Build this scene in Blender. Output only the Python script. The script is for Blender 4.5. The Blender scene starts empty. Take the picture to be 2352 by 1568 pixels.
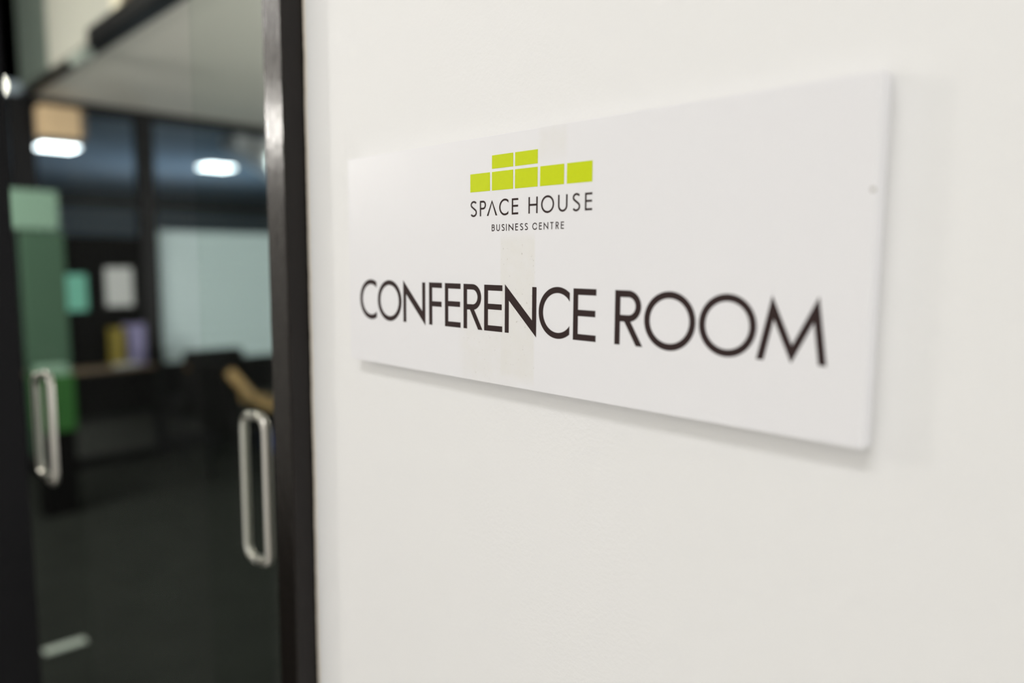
import bpy, bmesh, math, random
from mathutils import Vector, Matrix

# ---------------------------------------------------------------- camera, world, lights, exposure
SC = bpy.context.scene
COL = SC.collection
PI = math.pi

cam_d = bpy.data.cameras.new('camera')
cam = bpy.data.objects.new('camera', cam_d)
COL.objects.link(cam)
yaw, pitch, roll = math.radians(45.5544), math.radians(-6.2271), math.radians(0.3736)
fwd = Vector((-math.sin(yaw) * math.cos(pitch), math.cos(yaw) * math.cos(pitch), math.sin(pitch)))
rgt = Vector((math.cos(yaw), math.sin(yaw), 0))
upv = rgt.cross(fwd)
r2 = math.cos(roll) * rgt + math.sin(roll) * upv
u2 = -math.sin(roll) * rgt + math.cos(roll) * upv
CAM = Vector((0, -0.42, 1.45))
cam.matrix_world = Matrix(((r2.x, u2.x, -fwd.x, CAM.x), (r2.y, u2.y, -fwd.y, CAM.y),
                           (r2.z, u2.z, -fwd.z, CAM.z), (0, 0, 0, 1)))
cam_d.sensor_width = 36
cam_d.lens = 36 * 1708.3 / 2352
cam_d.clip_start = 0.01
cam_d.dof.use_dof = True
cam_d.dof.focus_distance = (Vector((-0.415, -0.013, 1.42)) - CAM).dot(fwd)
cam_d.dof.aperture_fstop = 26.15 / 14.0
SC.camera = cam

w = bpy.data.worlds.new('world'); SC.world = w; w.use_nodes = True
w.node_tree.nodes['Background'].inputs[0].default_value = (0.9, 0.95, 1, 1)
w.node_tree.nodes['Background'].inputs[1].default_value = 0.0

SC.view_settings.view_transform = 'Standard'
SC.view_settings.look = 'None'
SC.view_settings.exposure = 0.0
SC.view_settings.gamma = 1.0
SC.view_settings.use_curve_mapping = False


def area(name, loc, aim, sx, sy, power, col):
    l = bpy.data.lights.new(name, 'AREA'); l.shape = 'RECTANGLE'
    l.size = sx; l.size_y = sy; l.energy = power; l.color = col
    o = bpy.data.objects.new(name, l); COL.objects.link(o)
    o.location = loc
    o.rotation_euler = (Vector(aim) - Vector(loc)).to_track_quat('-Z', 'Y').to_euler()
    return o


# ceiling panel of the bright corridor in front of the sign
area('corridor_ceiling_light', (-0.25, -1.5, 3.1), (-0.25, -0.9, 0), 1.2, 0.4, 19, (1, 1, 1.0))
# added frontal fill from the corridor wall opposite the sign
area('corridor_front_fill', (-1.0, -1.78, 1.0), (-0.85, 0, 1.0), 1.6, 1.5, 6.6, (1, 1, 1.03))
# added fill from the corridor's near end, brightens the sign's right edge
area('corridor_end_fill', (2.05, -0.22, 1.5), (0, -0.22, 1.5), 0.35, 1.9, 13.5, (1, 1, 1.0))
# hall on the left: added fill aimed at its wall, then two wall lamps
area('hall_wall_fill', (-4.0, -0.7, 3.1), (-4.4, -1.8, 1.0), 0.6, 0.6, 85, (1, 0.95, 0.9))
area('hall_wall_lamp', (-4.33, -1.77, 2.24), (-4.33, 0, 2.3), 0.14, 0.17, 45.0, (1, 0.96, 0.9))
area('hall_wall_lamp', (-4.33, -1.77, 2.9), (-4.33, 0, 2.9), 0.16, 0.16, 8.0, (1, 0.97, 0.95))
# added unseen fill behind the white wall, for the hall ceiling and partition
area('hidden_hall_fill', (-0.84, 3.0, 1.4), (-3.0, 3.0, 2.3), 2.0, 1.6, 145, (1, 0.985, 0.95))
# added uplight low in the far office, washing its ceiling
area('office_fill', (-9.0, 3.3, 0.6), (-9.0, 3.3, 3), 1.0, 1.0, 26, (0.62, 0.8, 1))

# ---------------------------------------------------------------- materials


def mat(name, col, rough=0.5, metal=0.0, spec=0.5, bump=0.0, bscale=200.0, emit=None, estr=0.0, coat=0.0,
        var=0.0, vscale=6.0):
    m = bpy.data.materials.new(name); m.use_nodes = True
    nt = m.node_tree; b = nt.nodes['Principled BSDF']
    b.inputs['Base Color'].default_value = (*col, 1)
    b.inputs['Roughness'].default_value = rough
    b.inputs['Metallic'].default_value = metal
    b.inputs['Specular IOR Level'].default_value = spec
    b.inputs['Coat Weight'].default_value = coat
    b.inputs['Coat Roughness'].default_value = 0.12
    if emit:
        b.inputs['Emission Color'].default_value = (*emit, 1)
        b.inputs['Emission Strength'].default_value = estr
    tc = nt.nodes.new('ShaderNodeTexCoord')
    if bump:
        n = nt.nodes.new('ShaderNodeTexNoise'); n.inputs['Scale'].default_value = bscale
        n.inputs['Detail'].default_value = 3
        nt.links.new(tc.outputs['Object'], n.inputs['Vector'])
        bp = nt.nodes.new('ShaderNodeBump'); bp.inputs['Strength'].default_value = bump
        bp.inputs['Distance'].default_value = 0.001
        nt.links.new(n.outputs['Fac'], bp.inputs['Height'])
        nt.links.new(bp.outputs['Normal'], b.inputs['Normal'])
    if var:
        n = nt.nodes.new('ShaderNodeTexNoise'); n.inputs['Scale'].default_value = vscale
        nt.links.new(tc.outputs['Object'], n.inputs['Vector'])
        mx = nt.nodes.new('ShaderNodeMix'); mx.data_type = 'RGBA'
        mx.inputs[6].default_value = (*[c * (1 - var) for c in col], 1)
        mx.inputs[7].default_value = (*[min(1, c * (1 + var)) for c in col], 1)
        nt.links.new(n.outputs['Fac'], mx.inputs[0])
        nt.links.new(mx.outputs[2], b.inputs['Base Color'])
    return m


def glass_mat(name, tint, gloss=1.0):
    m = bpy.data.materials.new(name); m.use_nodes = True
    nt = m.node_tree; nt.nodes.remove(nt.nodes['Principled BSDF'])
    out = nt.nodes['Material Output']
    t = nt.nodes.new('ShaderNodeBsdfTransparent'); t.inputs[0].default_value = (*tint, 1)
    g = nt.nodes.new('ShaderNodeBsdfGlossy'); g.inputs['Roughness'].default_value = 0.02
    f = nt.nodes.new('ShaderNodeFresnel'); f.inputs[0].default_value = 1.4
    mu = nt.nodes.new('ShaderNodeMath'); mu.operation = 'MULTIPLY'; mu.inputs[1].default_value = gloss
    mx = nt.nodes.new('ShaderNodeMixShader')
    nt.links.new(f.outputs[0], mu.inputs[0]); nt.links.new(mu.outputs[0], mx.inputs[0])
    nt.links.new(t.outputs[0], mx.inputs[1]); nt.links.new(g.outputs[0], mx.inputs[2])
    nt.links.new(mx.outputs[0], out.inputs[0])
    return m


def sign_mat():
    """White laminate with the dirty glue strip a torn-off tape left behind (stain has its own shape)."""
    m = mat('sign_laminate', (0.838, 0.831, 0.848), rough=0.38, spec=0.35)
    nt = m.node_tree; b = nt.nodes['Principled BSDF']; L = nt.links
    tc = nt.nodes.new('ShaderNodeTexCoord')
    sp = nt.nodes.new('ShaderNodeSeparateXYZ'); L.new(tc.outputs['Object'], sp.inputs[0])

    def math_(op, a, bb=None):
        n = nt.nodes.new('ShaderNodeMath'); n.operation = op
        for i, v in enumerate((a, bb)):
            if v is None: continue
            if isinstance(v, (int, float)): n.inputs[i].default_value = v
            else: L.new(v, n.inputs[i])
        return n.outputs[0]

    def band(sock, lo, hi, soft):
        a = nt.nodes.new('ShaderNodeMapRange'); a.interpolation_type = 'SMOOTHSTEP'
        L.new(sock, a.inputs[0]); a.inputs[1].default_value = lo - soft; a.inputs[2].default_value = lo + soft
        c = nt.nodes.new('ShaderNodeMapRange'); c.interpolation_type = 'SMOOTHSTEP'
        L.new(sock, c.inputs[0]); c.inputs[1].default_value = hi - soft; c.inputs[2].default_value = hi + soft
        return math_('MULTIPLY', a.outputs[0], math_('SUBTRACT', 1.0, c.outputs[0]))
    # object origin is the sign's centre: u = x + 0.3975
    x, z = sp.outputs[0], sp.outputs[2]
    n1 = nt.nodes.new('ShaderNodeTexNoise'); n1.inputs['Scale'].default_value = 90; n1.inputs['Detail'].default_value = 6
    L.new(tc.outputs['Object'], n1.inputs['Vector'])
    n2 = nt.nodes.new('ShaderNodeTexNoise'); n2.inputs['Scale'].default_value = 420; n2.inputs['Detail'].default_value = 4
    L.new(tc.outputs['Object'], n2.inputs['Vector'])
    strip = math_('MULTIPLY', band(x, -0.031, 0.0065, 0.0015), band(z, -0.092, 0.020, 0.006))
    low = math_('MULTIPLY', band(x, -0.078, -0.012, 0.008), band(z, -0.098, -0.03, 0.012))
    top = math_('MULTIPLY', band(x, 0.010, 0.037, 0.003), band(z, 0.075, 0.0985, 0.006))
    w1 = math_('ADD', math_('MULTIPLY', n1.outputs['Fac'], 0.7), 0.25)
    base = math_('MAXIMUM', math_('MULTIPLY', strip, w1),
                 math_('MULTIPLY', math_('MAXIMUM', low, top), math_('MULTIPLY', n1.outputs['Fac'], 0.75)))
    mx = nt.nodes.new('ShaderNodeMix'); mx.data_type = 'RGBA'
    mx.inputs[6].default_value = (0.838, 0.831, 0.848, 1); mx.inputs[7].default_value = (0.79, 0.775, 0.735, 1)
    L.new(base, mx.inputs[0])
    # dark specks of dirt caught in the glue
    rmp = nt.nodes.new('ShaderNodeMapRange'); L.new(n2.outputs['Fac'], rmp.inputs[0])
    rmp.inputs[1].default_value = 0.66; rmp.inputs[2].default_value = 0.74
    sk = math_('MULTIPLY', math_('MULTIPLY', rmp.outputs[0], math_('MAXIMUM', strip, math_('MULTIPLY', low, 0.8))), 0.5)
    mx2 = nt.nodes.new('ShaderNodeMix'); mx2.data_type = 'RGBA'
    L.new(sk, mx2.inputs[0]); L.new(mx.outputs[2], mx2.inputs[6])
    mx2.inputs[7].default_value = (0.45, 0.42, 0.37, 1)
    # one small spot near the right edge
    dx = math_('SUBTRACT', x, 0.2487); dz = math_('SUBTRACT', z, 0.0387)
    d2 = math_('ADD', math_('MULTIPLY', dx, dx), math_('MULTIPLY', dz, dz))
    sp2 = math_('LESS_THAN', d2, 0.0012 ** 2)
    mx3 = nt.nodes.new('ShaderNodeMix'); mx3.data_type = 'RGBA'
    L.new(sp2, mx3.inputs[0]); L.new(mx2.outputs[2], mx3.inputs[6]); mx3.inputs[7].default_value = (0.4, 0.38, 0.33, 1)
    L.new(mx3.outputs[2], b.inputs['Base Color'])
    return m


def frame_mat():
    m = mat('glossy_black_paint', (0.008, 0.006, 0.005), rough=0.2, spec=0.3)
    nt = m.node_tree; b = nt.nodes['Principled BSDF']
    tc = nt.nodes.new('ShaderNodeTexCoord')
    mp = nt.nodes.new('ShaderNodeMapping'); mp.inputs['Scale'].default_value = (260, 260, 35)
    n = nt.nodes.new('ShaderNodeTexNoise'); n.inputs['Scale'].default_value = 1.0; n.inputs['Detail'].default_value = 4
    bp = nt.nodes.new('ShaderNodeBump'); bp.inputs['Strength'].default_value = 0.6; bp.inputs['Distance'].default_value = 0.0012
    nt.links.new(tc.outputs['Object'], mp.inputs[0]); nt.links.new(mp.outputs[0], n.inputs['Vector'])
    nt.links.new(n.outputs['Fac'], bp.inputs['Height']); nt.links.new(bp.outputs[0], b.inputs['Normal'])
    return m


M = dict(
    wall=mat('warm_white_wall_paint', (0.86, 0.855, 0.846), rough=0.6, spec=0.3, bump=0.25, bscale=260),
    hallwall=mat('white_hall_paint', (0.8, 0.79, 0.76), rough=0.7, spec=0.2),
    tanwall=mat('pale_end_wall', (0.70, 0.69, 0.67), rough=0.8, spec=0.1),
    ceil=mat('grey_ceiling_paint', (0.86, 0.835, 0.76), rough=0.85, spec=0.1),
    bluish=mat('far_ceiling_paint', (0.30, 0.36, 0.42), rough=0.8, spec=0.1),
    carpet=mat('dark_carpet', (0.0135, 0.0155, 0.0135), rough=0.9, spec=0.05, bump=0.4, bscale=300, var=0.3, vscale=5),
    corridorfloor=mat('grey_corridor_floor', (0.7, 0.69, 0.67), rough=0.5),
    frame=frame_mat(),
    sign=sign_mat(),
    ink=mat('dark_brown_ink', (0.036, 0.022, 0.021), rough=0.5, spec=0.1),
    lime=mat('lime_green_ink', (0.60, 0.70, 0.008), rough=0.4, spec=0.12, var=0.03, vscale=300),
    steel=mat('brushed_steel', (0.62, 0.60, 0.55), rough=0.32, metal=1.0),
    platemetal=mat('dull_zinc', (0.34, 0.39, 0.35), rough=0.6, metal=0.3),
    greyboard=mat('dark_grey_board', (0.035, 0.038, 0.035), rough=0.7, spec=0.1),
    black=mat('matt_black_steel', (0.005, 0.005, 0.006), rough=0.5, spec=0.15),
    soft=mat('black_leather', (0.004, 0.004, 0.004), rough=0.7, spec=0.04),
    wood=mat('bent_beech_wood', (0.29, 0.19, 0.075), rough=0.45, var=0.2, vscale=20),
    counter=mat('brown_counter_top', (0.12, 0.09, 0.06), rough=0.5),
    film=mat('frosted_film', (0.49, 0.61, 0.63), rough=0.7, spec=0.2),
    teal=mat('teal_paper', (0.12, 0.36, 0.28), rough=0.8),
    white=mat('white_paper', (0.42, 0.44, 0.44), rough=0.8),
    green=mat('grey_green_fabric', (0.05, 0.095, 0.063), rough=0.9, spec=0.1),
    pale=mat('pale_green_laminate', (0.16, 0.27, 0.20), rough=0.6),
    vivid=mat('vivid_green_plastic', (0.004, 0.075, 0.001), rough=0.7),
    yellow=mat('mustard_card', (0.20, 0.16, 0.02), rough=0.7),
    lav=mat('lavender_card', (0.20, 0.19, 0.34), rough=0.7),
    tan=mat('tan_painted_board', (0.55, 0.40, 0.24), rough=0.7),
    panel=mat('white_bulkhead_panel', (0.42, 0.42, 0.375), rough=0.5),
    cream=mat('cream_post', (0.75, 0.70, 0.55), rough=0.5),
    dgreen=mat('dark_green_panel', (0.09, 0.115, 0.10), rough=0.6),
    bluepane=mat('pale_blue_board', (0.45, 0.52, 0.54), rough=0.5),
    fixture=mat('white_fixture', (0.85, 0.80, 0.80), rough=0.5),
    navy=mat('navy_plastic', (0.008, 0.025, 0.12), rough=0.5),
    lamp=mat('cool_lamp', (1, 1, 1), emit=(0.88, 0.95, 1), estr=9),
    warm=mat('warm_lamp', (1, 1, 1), emit=(1, 0.95, 0.82), estr=6),
    lens=mat('lamp_lens', (1, 1, 1), emit=(0.9, 1, 1), estr=2.5),
    bead=mat('cream_caulk', (0.82, 0.74, 0.62), rough=0.6),
    glass=glass_mat('green_tinted_glass', (0.972, 0.988, 0.978), 0.3),
    pane=glass_mat('clear_glass', (0.96, 0.98, 0.98), 0.4),
)

# ---------------------------------------------------------------- helpers


def tag(o, label=None, cat=None, group=None, kind=None):
    if label: o['label'] = label
    if cat: o['category'] = cat
    if group: o['group'] = group
    if kind: o['kind'] = kind
    return o


def obj(name, bm, m, parent=None, smooth=False, loc=None):
    me = bpy.data.meshes.new(name)
    bmesh.ops.recalc_face_normals(bm, faces=bm.faces)
    bm.to_mesh(me); bm.free()
    me.materials.append(m)
    if smooth:
        for p in me.polygons: p.use_smooth = True
    o = bpy.data.objects.new(name, me); COL.objects.link(o)
    if parent: o.parent = parent
    if loc: o.location = loc
    return o


def thing(name, label, cat, loc=(0, 0, 0), rz=0.0, group=None, kind=None):
    o = bpy.data.objects.new(name, None); COL.objects.link(o)
    o.empty_display_size = 0.05
    o.location = loc; o.rotation_euler = (0, 0, rz)
    return tag(o, label, cat, group, kind)


def box(bm, x0, x1, y0, y1, z0, z1, bev=0.0):
    r = bmesh.ops.create_cube(bm, size=1)
    vs = r['verts']
    for v in vs:
        v.co = Vector(((x0 + x1) / 2 + v.co.x * (x1 - x0), (y0 + y1) / 2 + v.co.y * (y1 - y0),
                       (z0 + z1) / 2 + v.co.z * (z1 - z0)))
    if bev:
        es = list({e for v in vs for e in v.link_edges})
        bmesh.ops.bevel(bm, geom=es, offset=bev, segments=2, affect='EDGES', profile=0.6)
    return bm


def B(*a, **k):
    return box(bmesh.new(), *a, **k)


def tube(bm, pts, r, seg=12, cap=True):
    pts = [Vector(p) for p in pts]
    rings = []
    nrm = None
    for i, p in enumerate(pts):
        a = pts[max(i - 1, 0)]; b = pts[min(i + 1, len(pts) - 1)]
        t = (b - a).normalized()
        if nrm is None:
            nrm = t.orthogonal().normalized()
        else:
            nrm = (nrm - t * nrm.dot(t)).normalized()
        bi = t.cross(nrm)
        rr = r[i] if isinstance(r, (list, tuple)) else r
        rings.append([bm.verts.new(p + rr * (math.cos(2 * PI * k / seg) * nrm + math.sin(2 * PI * k / seg) * bi))
                      for k in range(seg)])
    for a, b in zip(rings, rings[1:]):
        for k in range(seg):
            bm.faces.new((a[k], a[(k + 1) % seg], b[(k + 1) % seg], b[k]))
    if cap:
        bm.faces.new(rings[0][::-1]); bm.faces.new(rings[-1])
    return bm


def lathe(bm, prof, cx=0, cy=0, seg=24):
    rings = []
    for rr, z in prof:
        rings.append([bm.verts.new((cx + rr * math.cos(2 * PI * k / seg), cy + rr * math.sin(2 * PI * k / seg), z))
                      for k in range(seg)])
    for a, b in zip(rings, rings[1:]):
        for k in range(seg):
            bm.faces.new((a[k], a[(k + 1) % seg], b[(k + 1) % seg], b[k]))
    bm.faces.new(rings[0][::-1]); bm.faces.new(rings[-1])
    return bm


def bend(p, q, r, corner_r, n=6):
    return None


def rounded_path(pts, rad, n=7):
    pts = [Vector(p) for p in pts]
    out = [pts[0]]
    for a, b, c in zip(pts, pts[1:], pts[2:]):
        d1 = (a - b).normalized(); d2 = (c - b).normalized()
        p, q = b + d1 * rad, b + d2 * rad
        for k in range(n + 1):
            t = k / n
            out.append(p * (1 - t) ** 2 + b * 2 * t * (1 - t) + q * t * t)
    out.append(pts[-1])
    return out


def dup(root, loc, rz, label=None):
    r = root.copy(); COL.objects.link(r); r.location = loc; r.rotation_euler = (0, 0, rz)
    if label: r['label'] = label
    for ch in list(root.children):
        c = ch.copy(); COL.objects.link(c); c.parent = r
        for g in list(ch.children):
            d = g.copy(); COL.objects.link(d); d.parent = c
    return r


# ---------------------------------------------------------------- room shell
tag(obj('floor', B(-16, 2.1, -1.9, 9, -0.1, 0), M['carpet']), 'dark carpeted floor of the hall behind the glass doors', 'floor', kind='structure')
tag(obj('floor_corridor', B(-1.4, 2.1, -1.8, 0, 0.0, 0.012), M['corridorfloor']), 'pale tiled floor of the corridor below the sign', 'floor', kind='structure')
tag(obj('wall_right', B(-0.80, 2.1, 0, 5.0, 0, 3.2), M['wall']), 'warm white plaster wall carrying the white room sign', 'wall', kind='structure')
tag(obj('wall_left', B(-16, 2.1, -1.9, -1.8, 0, 3.2), M['hallwall']), 'white wall along the left of the hall', 'wall', kind='structure')
tag(obj('wall_back', B(2.1, 2.2, -1.9, 0, 0, 3.2), M['tanwall']), 'white wall at the near end of the corridor', 'wall', kind='structure')
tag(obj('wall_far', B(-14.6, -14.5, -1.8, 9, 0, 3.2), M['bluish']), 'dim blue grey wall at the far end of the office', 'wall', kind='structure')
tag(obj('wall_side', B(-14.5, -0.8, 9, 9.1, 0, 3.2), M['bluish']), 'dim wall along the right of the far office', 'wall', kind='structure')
tag(obj('ceiling_high', B(-5.9, 2.1, -1.8, 0.8, 3.2, 3.3), M['ceil']), 'pale high ceiling over the corridor', 'ceiling', kind='structure')
tag(obj('ceiling', B(-5.9, -0.8, 0.83, 9, 2.5, 2.6), M['ceil']), 'flat grey dropped ceiling above the hall', 'ceiling', kind='structure')
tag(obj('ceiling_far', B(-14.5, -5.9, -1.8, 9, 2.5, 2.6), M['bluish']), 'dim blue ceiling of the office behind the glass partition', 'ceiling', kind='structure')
bm = B(-14.45, -14.2, -1.8, 9, 2.33, 2.5)
tag(obj('trim_far', bm, M['black']), 'dark horizontal beam under the ceiling at the office far end', 'beam', kind='structure')
tag(obj('wall_end', B(-6.0, -5.9, -1.8, 0.70, 0, 3.2), M['black']), 'black wall at the left end of the hall beside the partition', 'wall', kind='structure')

# black steel door frame standing proud of the wall's left end
fr = thing('trim_door', 'glossy black painted steel door frame along the left edge of the white wall', 'door frame', (0, 0, 0), kind='structure')
random.seed(5)
bm = bmesh.new()
NZ = 160
prof_prev = None
for i in range(NZ + 1):
    z = 3.2 * i / NZ
    j = random.uniform(-0.0004, 0.0004)
    ring = [bm.verts.new(c) for c in (
        (-0.752, 0.000, z), (-0.7515 + j, -0.0235, z), (-0.7535 + j, -0.026, z), (-0.7930 - j, -0.026, z),
        (-0.7955 - j, -0.0235, z), (-0.7955, 0.000, z))]
    if prof_prev:
        for k in range(5):
            bm.faces.new((prof_prev[k], prof_prev[k + 1], ring[k + 1], ring[k]))
    prof_prev = ring
o = obj('architrave', bm, M['frame'], fr)
# ragged edge of black paint run onto the plaster
bm = bmesh.new(); prev = None
N2 = 520; jj = 0.0
for i in range(N2 + 1):
    z = 3.2 * i / N2
    jj = 0.75 * jj + random.uniform(-0.0009, 0.0009)
    a = bm.verts.new((-0.7525, -0.0004, z)); b = bm.verts.new((-0.7492 + jj, -0.0004, z))
    if prev: bm.faces.new((prev[0], a, b, prev[1]))
    prev = (a, b)
obj('paint_edge', bm, M['frame'], fr)
bm = bmesh.new(); prev = None; jj = 0.0
for i in range(N2 + 1):
    z = 3.2 * i / N2
    jj = 0.8 * jj + random.uniform(-0.0004, 0.0004)
    ring = [bm.verts.new((-0.7505, -0.0002, z)), bm.verts.new((-0.7497 + jj, -0.0012, z)), bm.verts.new((-0.7472 + jj, -0.0002, z))]
    if prev:
        for k in range(2): bm.faces.new((prev[k], prev[k + 1], ring[k + 1], ring[k]))
    prev = ring
obj('caulk_bead', bm, M['bead'], fr, smooth=True)
obj('jamb', B(-0.83, -0.8, 0.0, 0.12, 0, 3.2), M['frame'], fr)


# ---------------------------------------------------------------- the sign
SX, SZ = -0.3975, 1.4489          # centre of the sign
SIGN_FACE = -0.013
sg = thing('wall_sign', 'white rectangular CONFERENCE ROOM sign with lime block logo on the white wall', 'sign', (SX, 0, SZ))
bm = B(-0.2505, 0.2505, SIGN_FACE, -0.0002, -0.0985, 0.0985, bev=0.0005)
obj('panel', bm, M['sign'], sg)

YL = SIGN_FACE - 0.00012


class Ink:
    """Collects flat printed shapes in sign coordinates (millimetres, x along the wall, z up from z = 1.45 m)."""

    def __init__(s):
        s.bm = bmesh.new(); s.k = 0

    def poly(s, pts):
        s.k += 1
        y = YL - 0.0000008 * (s.k % 5)
        vs = [s.bm.verts.new((x / 1000 - SX, y, z / 1000 + 1.45 - SZ)) for x, z in pts]
        f = s.bm.faces.new(vs)
        f.normal_update()
        if f.normal.y > 0: f.normal_flip()

    def strip(s, A, Bp, closed=False):
        n = len(A)
        for i in range(n if closed else n - 1):
            j = (i + 1) % n
            s.poly([A[i], A[j], Bp[j], Bp[i]])

    def done(s, name, m):
        me = bpy.data.meshes.new(name); s.bm.to_mesh(me); s.bm.free()
        me.materials.append(m)
        o = bpy.data.objects.new(name, me); COL.objects.link(o); o.parent = sg
        return o


def miter(pts, sw):
    """Centre line (list of (x,z)) to left/right outlines with mitred joints; ends are cut level."""
    P = [Vector(p) for p in pts]; A, Bq = [], []
    h = sw / 2
    for i, p in enumerate(P):
        if 0 < i < len(P) - 1:
            d1 = (p - P[i - 1]).normalized(); d2 = (P[i + 1] - p).normalized()
            n1 = Vector((-d1.y, d1.x)); n2 = Vector((-d2.y, d2.x))
            mm = (n1 + n2).normalized(); k = h / max(0.05, mm.dot(n1))
            A.append(tuple(p + mm * k)); Bq.append(tuple(p - mm * k))
        else:
            d = (P[1] - P[0] if i == 0 else P[i] - P[i - 1]).normalized()
            n = Vector((-d.y, d.x))
            for S, sg_ in ((A, 1), (Bq, -1)):
                q = p + n * h * sg_
                if abs(d.y) > 0.3:                      # level cut
                    q = q + d * ((p.y - q.y) / d.y)
                S.append(tuple(q))
    return A, Bq


def stroke_curve(ink, P, sw):
    A, Bq = [], []
    P = [Vector(p) for p in P]
    for i, p in enumerate(P):
        d = (P[min(i + 1, len(P) - 1)] - P[max(i - 1, 0)]).normalized()
        n = Vector((-d.y, d.x)) * sw / 2
        A.append(tuple(p + n)); Bq.append(tuple(p - n))
    ink.strip(A, Bq)


def arc(cx, cz, rx, rz, a0, a1, n=40):
    return [(cx + rx * math.cos(math.radians(a0 + (a1 - a0) * i / n)), cz + rz * math.sin(math.radians(a0 + (a1 - a0) * i / n)))
            for i in range(n + 1)]


def rect(ink, x0, x1, z0, z1):
    ink.poly([(x0, z0), (x1, z0), (x1, z1), (x0, z1)])


def glyph(ink, ch, x0, x1, z0, z1, sw, hb=None):
    """One geometric sans capital filling the box x0..x1, z0..z1 (mm)."""
    hb = hb or sw
    W, H = x1 - x0, z1 - z0
    zc = (z0 + z1) / 2
    if ch == 'O':
        ink.strip(arc((x0 + x1) / 2, zc, W / 2, H / 2, 0, 360, 96), arc((x0 + x1) / 2, zc, W / 2 - sw, H / 2 - sw, 0, 360, 96))
    elif ch == 'C':
        R = H / 2; cx = x0 + R
        ao = math.degrees(math.acos(max(-1, min(1, (x1 - cx) / R))))
        ai = math.degrees(math.acos(max(-1, min(1, (x1 - cx) / (R - sw)))))
        ink.strip(arc(cx, zc, R, R, ao, 360 - ao, 80), arc(cx, zc, R - sw, R - sw, ai, 360 - ai, 80))
    elif ch in 'EF':
        rect(ink, x0, x0 + sw, z0, z1)
        rect(ink, x0 + sw * .9, x1, z1 - hb, z1)
        zm = z0 + H * (0.53 if ch == 'E' else 0.50)
        rect(ink, x0 + sw * .9, x1 - W * 0.03, zm - hb / 2, zm + hb / 2)
        if ch == 'E': rect(ink, x0 + sw * .9, x1, z0, z0 + hb)
    elif ch == 'H':
        rect(ink, x0, x0 + sw, z0, z1); rect(ink, x1 - sw, x1, z0, z1)
        zm = z0 + H * 0.52; rect(ink, x0 + sw * .9, x1 - sw * .9, zm - hb / 2, zm + hb / 2)
    elif ch == 'I':
        rect(ink, x0, x0 + sw, z0, z1)
    elif ch == 'T':
        cx = (x0 + x1) / 2
        rect(ink, cx - sw / 2, cx + sw / 2, z0, z1 - hb * .9); rect(ink, x0, x1, z1 - hb, z1)
    elif ch == 'U':
        rx = W / 2; rz = min(rx, H * .5); cx = (x0 + x1) / 2
        rect(ink, x0, x0 + sw, z0 + rz, z1); rect(ink, x1 - sw, x1, z0 + rz, z1)
        ink.strip(arc(cx, z0 + rz, rx, rz, 180, 360, 40), arc(cx, z0 + rz, rx - sw, rz - sw, 180, 360, 40))
    elif ch in 'PRB':
        rect(ink, x0, x0 + sw, z0, z1)
        bh = H * (0.57 if ch in 'PR' else 0.49)
        R = bh / 2
        xr = x1 - (W * 0.07 if ch == 'R' else 0) - (W * 0.06 if ch == 'B' else 0)
        cx = xr - min(R, W * .62)
        rx = xr - cx
        zb = z1 - R

        def bowl(cx, zb, rx, R):
            ink.strip(arc(cx, zb, rx, R, 90, -90, 40), arc(cx, zb, rx - sw, R - hb, 90, -90, 40))
            rect(ink, x0 + sw * .9, cx, zb + R - hb, zb + R); rect(ink, x0 + sw * .9, cx, zb - R, zb - R + hb)
        bowl(cx, zb, rx, R)
        if ch == 'B':
            R2 = (H - bh + hb) / 2
            bowl(x1 - min(R2, W * .62), z0 + R2, min(R2, W * .62), R2)
        if ch == 'R':
            zt = z1 - bh + hb * .35
            lw = sw * 1.18
            xa = x0 + W * 0.30
            ink.poly([(xa, zt), (xa + lw, zt), (x1, z0), (x1 - lw, z0)])
    elif ch == 'N':
        ov = H * 0.035
        s = (0.69 * H + ov) / (W - sw)
        yu = z0 + 0.31 * H - s * sw; yl = z0 + 0.69 * H + s * sw
        ink.poly([(x0, z1 + ov), (x1, yu), (x1, z0 - ov), (x0, yl)])
        rect(ink, x0, x0 + sw, z0, z0 + 0.86 * H); rect(ink, x1 - sw, x1, z0 + 0.14 * H, z1)
    elif ch == 'V':                                     # the A without its bar
        cx = (x0 + x1) / 2
        s = sw * 1.28
        half = (W - s) / 2
        ink.poly([(x0, z0), (x0 + s, z0), (cx + s * .06, z1 - H * .16), (cx, z1 + H * .0)])
        ink.poly([(x1, z0), (x1 - s, z0), (cx - s * .06, z1 - H * .16), (cx, z1 + H * .0)])
    elif ch == 'M':
        xf0, xf1 = x0 + sw * .5, x1 - sw * .5
        a1, v, a2 = x0 + W * 0.222, x0 + W * 0.515, x0 + W * 0.832
        P = [(xf0, z0), (a1, z1 - sw * 1.35), (v, z0 + sw * 1.05), (a2, z1 - sw * 1.35), (xf1, z0)]
        A, Bq = miter(P, sw * 0.98)
        ink.strip(A, Bq)
    elif ch == 'S':
        h2 = sw / 2
        rx1, rx2 = W * 0.42 - h2 * .4, W * 0.5 - h2
        zt, zb2 = z0 + H * 0.755, z0 + H * 0.27
        rz1, rz2 = z1 - h2 - zt, zb2 - z0 - h2
        cx = (x0 + x1) / 2
        P = arc(cx + W * .03, zt, rx1, rz1, 28, 215, 24) + arc(cx - 0.0 * W, zb2, rx2, rz2, 48, -150, 26)
        # smooth the joint
        for _ in range(2):
            Q = [P[0]]
            for a, b in zip(P, P[1:]):
                Q += [(a[0] * .75 + b[0] * .25, a[1] * .75 + b[1] * .25), (a[0] * .25 + b[0] * .75, a[1] * .25 + b[1] * .75)]
            P = Q + [P[-1]]
        stroke_curve(ink, P, sw)


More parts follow.
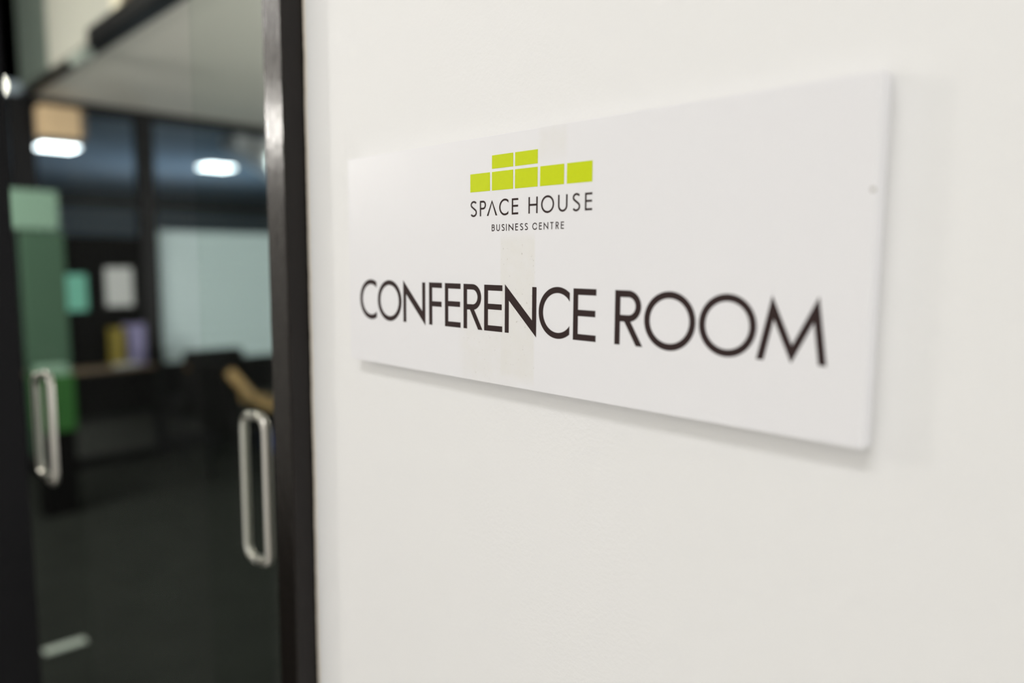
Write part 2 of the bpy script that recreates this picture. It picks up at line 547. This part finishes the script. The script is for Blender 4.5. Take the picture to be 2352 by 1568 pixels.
# lime logo: two blocks above five
ink = Ink()
for a, b in ((-464.6, -440.9), (-438.7, -414.8), (-412.8, -388.8), (-386.3, -362.5), (-359.9, -336.3)):
    rect(ink, a, b, 54.7, 69.15)
for a, b in ((-438.7, -414.8), (-412.8, -388.8)):
    rect(ink, a, b, 71.55, 81.9)
ink.done('logo', M['lime'])['label'] = 'lime green block logo'

ink = Ink()
for ch, a, b in (('S', -464.6, -456.5), ('P', -452.9, -445.6), ('V', -444.6, -432.4), ('C', -430.2, -419.8), ('E', -416.1, -409.0),
                 ('H', -398.1, -388.5), ('O', -385.0, -371.9), ('U', -368.1, -358.9), ('S', -354.5, -346.9), ('E', -342.7, -336.0)):
    o_ = 0.3 if ch in 'SCO' else 0
    glyph(ink, ch, a, b, 35.1 - (o_ if ch != 'U' else 0), 47.4 + o_, 1.5)
ink.done('lettering', M['ink'])['label'] = 'dark brown capitals under the logo'

ink = Ink()
for ch, a, b in (('B', -438.7, -435.3), ('U', -433.4, -429.4), ('S', -427.5, -423.9), ('I', -422.3, -421.6), ('N', -419.5, -414.2),
                 ('E', -412.1, -409.1), ('S', -407.1, -403.6), ('S', -402.0, -398.5), ('C', -393.8, -389.0), ('E', -386.9, -384.0),
                 ('N', -382.1, -377.5), ('T', -375.6, -372.3), ('R', -370.1, -366.9), ('E', -365.0, -362.0)):
    glyph(ink, ch, a, b, 22.85, 28.15, 0.76)
ink.done('lettering', M['ink'])['label'] = 'smallest dark brown capitals'

ink = Ink()
for ch, a, b in (('C', -629.0, -600.6), ('O', -598.7, -560.4), ('N', -557.8, -525.0), ('F', -519.7, -501.6), ('E', -497.7, -476.9),
                 ('R', -473.2, -449.4), ('E', -447.5, -426.1), ('N', -423.2, -388.8), ('C', -386.3, -355.4), ('E', -352.0, -330.8),
                 ('R', -314.3, -290.8), ('O', -289.9, -250.9), ('O', -248.6, -210.0), ('M', -209.6, -168.0)):
    if ch in 'CO':
        glyph(ink, ch, a, b, -57.5, -19.2, 4.5)
    elif ch == 'N':
        glyph(ink, ch, a, b, -56.9, -20.0, 4.5)
    else:
        glyph(ink, ch, a, b, -56.9, -19.7, 4.6, 4.55)
ink.done('lettering', M['ink'])['label'] = 'large dark brown capitals'


# ---------------------------------------------------------------- glass doors with steel pull handles
def pull_handle(name, xg, xo, y, z0, z1, parent):
    r = 0.0065
    P = rounded_path([(xg, y, z1), (xo, y, z1), (xo, y, z0), (xg, y, z0)], 0.022, 8)
    return obj(name, tube(bmesh.new(), P, r, 14), M['steel'], parent, smooth=True)


d1 = thing('door_1', 'near frameless glass door with steel pull handle beside the black frame', 'glass door', kind='structure')
obj('glass_panel', B(-0.970, -0.960, -0.035, 0.62, 0.02, 2.3), M['glass'], d1)
pull_handle('pull_handle', -0.960, -0.925, 0.0285, 1.034, 1.238, d1)
pull_handle('pull_handle', -0.970, -1.000, 0.0325, 1.028, 1.234, d1)
obj('pivot', B(-0.985, -0.945, 0.56, 0.62, 0, 0.02), M['steel'], d1)

d2 = thing('door_2', 'second glass door at far left with steel pull handle over green screen', 'glass door', kind='structure')
obj('glass_panel', B(-1.515, -1.505, -0.135, 0.62, 0.02, 2.3), M['glass'], d2)
pull_handle('pull_handle', -1.505, -1.470, -0.100, 1.052, 1.246, d2)
pull_handle('pull_handle', -1.515, -1.550, -0.105, 1.062, 1.240, d2)
obj('pivot', B(-1.53, -1.49, 0.56, 0.62, 0, 0.02), M['steel'], d2)
tag(obj('trim_post', B(-1.56, -1.46, -0.26, -0.142, 0, 3.2), M['black']), 'black steel post at the far left edge of the view', 'post', kind='structure')

# ---------------------------------------------------------------- bulkhead over the hall
bk = thing('wall_upper', 'white panelled bulkhead with black rail above the dropped ceiling', 'bulkhead', kind='structure')
Y0 = 0.80
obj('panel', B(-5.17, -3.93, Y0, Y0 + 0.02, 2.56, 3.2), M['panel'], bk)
obj('post', B(-3.93, -3.80, Y0 - 0.02, Y0 + 0.03, 2.56, 3.2), M['cream'], bk)
obj('post', B(-3.80, -3.68, Y0 - 0.01, Y0 + 0.03, 2.56, 3.2), M['counter'], bk)
obj('panel', B(-3.68, -0.8, Y0, Y0 + 0.02, 2.56, 3.2), M['bluepane'], bk)
obj('panel', B(-5.9, -5.17, Y0, Y0 + 0.02, 2.56, 3.2), M['dgreen'], bk)
obj('rail', B(-5.9, -0.8, Y0 - 0.015, Y0 + 0.03, 2.49, 2.525), M['black'], bk)
obj('housing', B(-4.22, -0.8, Y0 - 0.05, Y0 + 0.0, 2.50, 2.575), M['black'], bk)

sp = thing('spotlight', 'small shiny cylinder fixed to the black rail under the white panel', 'spotlight', (-4.34, 0.755, 2.465))
bm = tube(bmesh.new(), [(-0.12, 0, 0), (0.10, 0, 0)], 0.030, 18)
obj('body', bm, M['platemetal'], sp, smooth=False)
obj('bracket', B(-0.03, 0.03, 0.0, 0.05, 0.0, 0.03), M['black'], sp)

# ---------------------------------------------------------------- glazed partition at the end of the hall
gp = thing('glass_partition', 'black framed glass partition across the end of the hall', 'partition')
X = -5.82
obj('top_rail', B(X - 0.04, X + 0.04, 0.70, 9, 2.43, 2.497), M['black'], gp)
obj('bottom_rail', B(X - 0.04, X + 0.04, 0.70, 9, 0.0, 0.10), M['black'], gp)
obj('mullion', B(X - 0.045, X + 0.045, 1.475, 1.585, 0.10, 2.43), M['black'], gp)
obj('mullion', B(X - 0.045, X + 0.045, 2.56, 2.66, 0.10, 2.43), M['black'], gp)
obj('mullion', B(X - 0.045, X + 0.045, 0.70, 0.84, 0.10, 2.43), M['black'], gp)
obj('pane', B(X - 0.005, X + 0.005, 0.84, 1.475, 0.10, 2.43), M['pane'], gp)
obj('pane', B(X - 0.005, X + 0.005, 1.585, 2.56, 0.10, 2.43), M['pane'], gp)
for ya in (2.66, 3.74, 4.82):
    obj('pane', B(X - 0.005, X + 0.005, ya, ya + 0.98, 0.10, 2.43), M['pane'], gp)
    obj('mullion', B(X - 0.045, X + 0.045, ya + 0.98, ya + 1.08, 0.10, 2.43), M['black'], gp)
bm = bmesh.new()
zz = [0.66 + 0.99 * i / 12 for i in range(13)]
for a, b in zip(zz, zz[1:]):
    box(bm, X + 0.006, X + 0.009, 1.60, 2.54, a + 0.003, b)
obj('frosted_film', bm, M['film'], gp)
obj('black_film', B(X + 0.006, X + 0.009, 0.84, 1.475, 0.62, 1.60), M['soft'], gp)
obj('lower_panel', B(X + 0.006, X + 0.014, 1.60, 2.54, 0.10, 0.36), M['greyboard'], gp)
obj('lower_film', B(X + 0.006, X + 0.009, 1.60, 2.54, 0.361, 0.655), M['soft'], gp)

tag(obj('paper_notice', B(X + 0.011, X + 0.013, 0.975, 1.105, 1.08, 1.335), M['teal']),
    'teal paper notice stuck on the dark left pane', 'notice', 'notices on the dark pane')
tag(obj('paper_notice', B(X + 0.011, X + 0.013, 1.225, 1.405, 1.105, 1.38), M['white']),
    'white paper notice stuck on the dark pane beside the black mullion', 'notice', 'notices on the dark pane')

tb = thing('wall_box', 'tan box under the partition top rail above the left ceiling light', 'box', (-5.70, 0.97, 2.23))
obj('body', B(-0.07, 0.07, -0.125, 0.105, 0, 0.2, bev=0.006), M['tan'], tb)
obj('shaded_side', B(-0.069, 0.069, 0.1055, 0.135, 0.005, 0.195), M['counter'], tb)  # dark strip puts the shade on the box's right into the colour

# ---------------------------------------------------------------- far office: ceiling lights and white fixture


def ceiling_light(loc, label):
    t = thing('ceiling_light', label, 'ceiling light', loc, 0.0, 'ceiling lights of the far office')
    obj('housing', B(-0.17, 0.17, -0.17, 0.17, -0.02, 0.0), M['fixture'], t)
    obj('diffuser', B(-0.15, 0.15, -0.15, 0.15, -0.035, -0.0205, bev=0.004), M['lamp'], t)
    return t


c1 = ceiling_light((-8.1, 1.52, 2.5), 'bright white ceiling light at left under the tan box')
dup(c1, (-8.50, 3.20, 2.5), 0, 'bright white ceiling light nearest the black door frame')

cf = thing('ceiling_fixture', 'white wedge shaped ceiling fixture beside the black door frame', 'ceiling fixture', (-6.4, 2.42, 2.5))
bm = bmesh.new()
v = [bm.verts.new(p) for p in ((-.15, 0, 0), (.15, 0, 0), (.15, .6, 0), (-.15, .6, 0),
                               (-.15, 0, -.10), (.15, 0, -.10), (.15, .6, -.42), (-.15, .6, -.42))]
for f in ((0, 1, 2, 3), (4, 7, 6, 5), (0, 4, 5, 1), (1, 5, 6, 2), (2, 6, 7, 3), (3, 7, 4, 0)):
    bm.faces.new([v[i] for i in f])
obj('housing', bm, M['fixture'], cf)
obj('lens', B(0.1505, 0.165, 0.28, 0.36, -0.28, -0.14), M['lens'], cf)

pl = thing('pendant_lamp', 'cream globe lamp at the far left edge of the view', 'lamp', (-4.9, 0.462, 2.37))
prof = [(max(0.002, 0.062 * math.sin(PI * k / 14)), -0.062 * math.cos(PI * k / 14)) for k in range(15)]
obj('globe', lathe(bmesh.new(), prof), M['warm'], pl, smooth=True)
obj('cord', tube(bmesh.new(), [(0, 0, 0.055), (0, 0, 0.83)], 0.004, 8), M['black'], pl)

# ---------------------------------------------------------------- green screen, counter and things on it
gs = thing('divider_screen', 'grey green upright divider screen at left behind the second door', 'screen', (-5.0, 0.66, 0))
obj('panel', B(-0.02, 0.02, -0.10, 0.12, 0.30, 1.60, bev=0.004), M['green'], gs)
obj('top_panel', B(-0.02, 0.02, -0.30, 0.10, 1.61, 1.83, bev=0.004), M['pale'], gs)
obj('foot', B(-0.15, 0.15, -0.05, 0.05, 0, 0.03), M['black'], gs)
obj('post', B(-0.03, -0.021, -0.02, 0.02, 0.03, 1.8), M['black'], gs)

bx = thing('storage_box', 'bright green box on a black stand at left behind the second handle', 'box', (-4.75, 0.635, 0.0))
obj('body', B(-0.08, 0.08, -0.10, 0.085, 0.48, 0.80, bev=0.01), M['vivid'], bx)
obj('stand', B(-0.07, 0.07, -0.09, 0.075, 0.0, 0.479), M['soft'], bx)

ct = thing('low_cabinet', 'low black cabinet with thin brown top against the glass partition', 'cabinet', (-5.765, 1.06, 0))
obj('body', B(0, 0.175, -0.36, 0.40, 0.36, 0.665), M['soft'], ct)
obj('top', B(0, 0.195, -0.37, 0.405, 0.666, 0.69, bev=0.004), M['counter'], ct)
obj('kickboard', B(0, 0.14, -0.35, 0.39, 0.085, 0.359), M['greyboard'], ct)
obj('plinth', B(0, 0.175, -0.36, 0.40, 0, 0.084), M['soft'], ct)


def binder(loc, w, h, d, m, label):
    t = thing('binder', label, 'binder', loc, 0.0, 'binders on the low cabinet')
    bm = bmesh.new()
    box(bm, -d / 2, d / 2, -w / 2, -w / 2 + 0.004, 0, h)
    box(bm, -d / 2, d / 2, w / 2 - 0.004, w / 2, 0, h)
    box(bm, d / 2 - 0.004, d / 2, -w / 2, w / 2, 0, h)
    obj('cover', bm, m, t)
    obj('pages', B(-d / 2 + 0.01, d / 2 - 0.006, -w / 2 + 0.006, w / 2 - 0.006, 0.002, h - 0.012), M['white'], t)
    return t


binder((-5.695, 1.247, 0.6905), 0.072, 0.27, 0.12, M['yellow'], 'mustard yellow binder standing on the low cabinet')
binder((-5.695, 1.365, 0.6905), 0.115, 0.29, 0.12, M['lav'], 'lavender binder standing on the low cabinet nearest the mullion')
tag(obj('paper_stack', B(-5.635, -5.585, 1.20, 1.35, 0.6905, 0.712), M['white']), 'low pale stack of paper in front of the binders', 'paper')
tag(obj('paper_tray', B(-4.82, -4.68, 0.555, 0.70, 0.8005, 0.845), M['pale']), 'pale tray on top of the bright green box', 'tray')


# ---------------------------------------------------------------- chairs with bent wooden arms
def chair(name, loc, rz, label, arms):
    t = thing(name, label, 'chair', loc, rz)
    # local: +X is the chair's front, Y its width
    obj('seat', B(-0.20, 0.24, -0.20, 0.20, 0.34, 0.45, bev=0.03), M['soft'], t)
    bm = B(-0.05, 0.05, -0.20, 0.20, 0.0, 0.47, bev=0.03)
    bmesh.ops.rotate(bm, verts=bm.verts, cent=(0, 0, 0), matrix=Matrix.Rotation(math.radians(-10), 3, 'Y'))
    bmesh.ops.translate(bm, verts=bm.verts, vec=(-0.19, 0, 0.36))
    obj('backrest', bm, M['soft'], t)
    for q in (-1, 1):
        if arms:
            P = rounded_path([(-0.27, q * 0.225, 0.77), (-0.07, q * 0.225, 0.53), (0.30, q * 0.225, 0.47)], 0.10, 8)
            obj('arm', tube(bmesh.new(), P, 0.031, 8), M['wood'], t, smooth=True)['label'] = 'bent wooden arm'
        for xx in (-0.17, 0.21):
            obj('leg', tube(bmesh.new(), [(xx, q * 0.19, 0.0), (xx, q * 0.19, 0.48 if arms else 0.36)], 0.014, 8), M['black'], t, smooth=True)
    return t


chair('armchair', (-4.62, 1.71, 0), math.radians(98), 'black armchair with bent wooden arm beside the near door handle', True)
chair('side_chair', (-5.35, 1.68, 0), math.radians(180), 'armless black chair between the low cabinet and the wooden armed chair', False)

wb = thing('waste_bin', 'dark navy waste bin behind the near door handle', 'bin', (-5.3, 2.18, 0))
obj('body', lathe(bmesh.new(), [(0.085, 0), (0.11, 0.30), (0.105, 0.30), (0.10, 0.295)]), M['navy'], wb, smooth=False)
obj('rim', lathe(bmesh.new(), [(0.111, 0.295), (0.116, 0.3005), (0.111, 0.31)]), M['navy'], wb)

fp = thing('floor_plate', 'small metal plate lying on the dark floor at bottom left', 'plate', (-3.055, 0.243, 0))
obj('plate', B(-0.024, 0.024, -0.07, 0.07, 0.0, 0.008, bev=0.003), M['platemetal'], fp)
for yy in (-0.055, 0.055):
    obj('screw', lathe(bmesh.new(), [(0.006, 0.0081), (0.006, 0.0095), (0.003, 0.0105)], 0, yy, 12), M['steel'], fp)
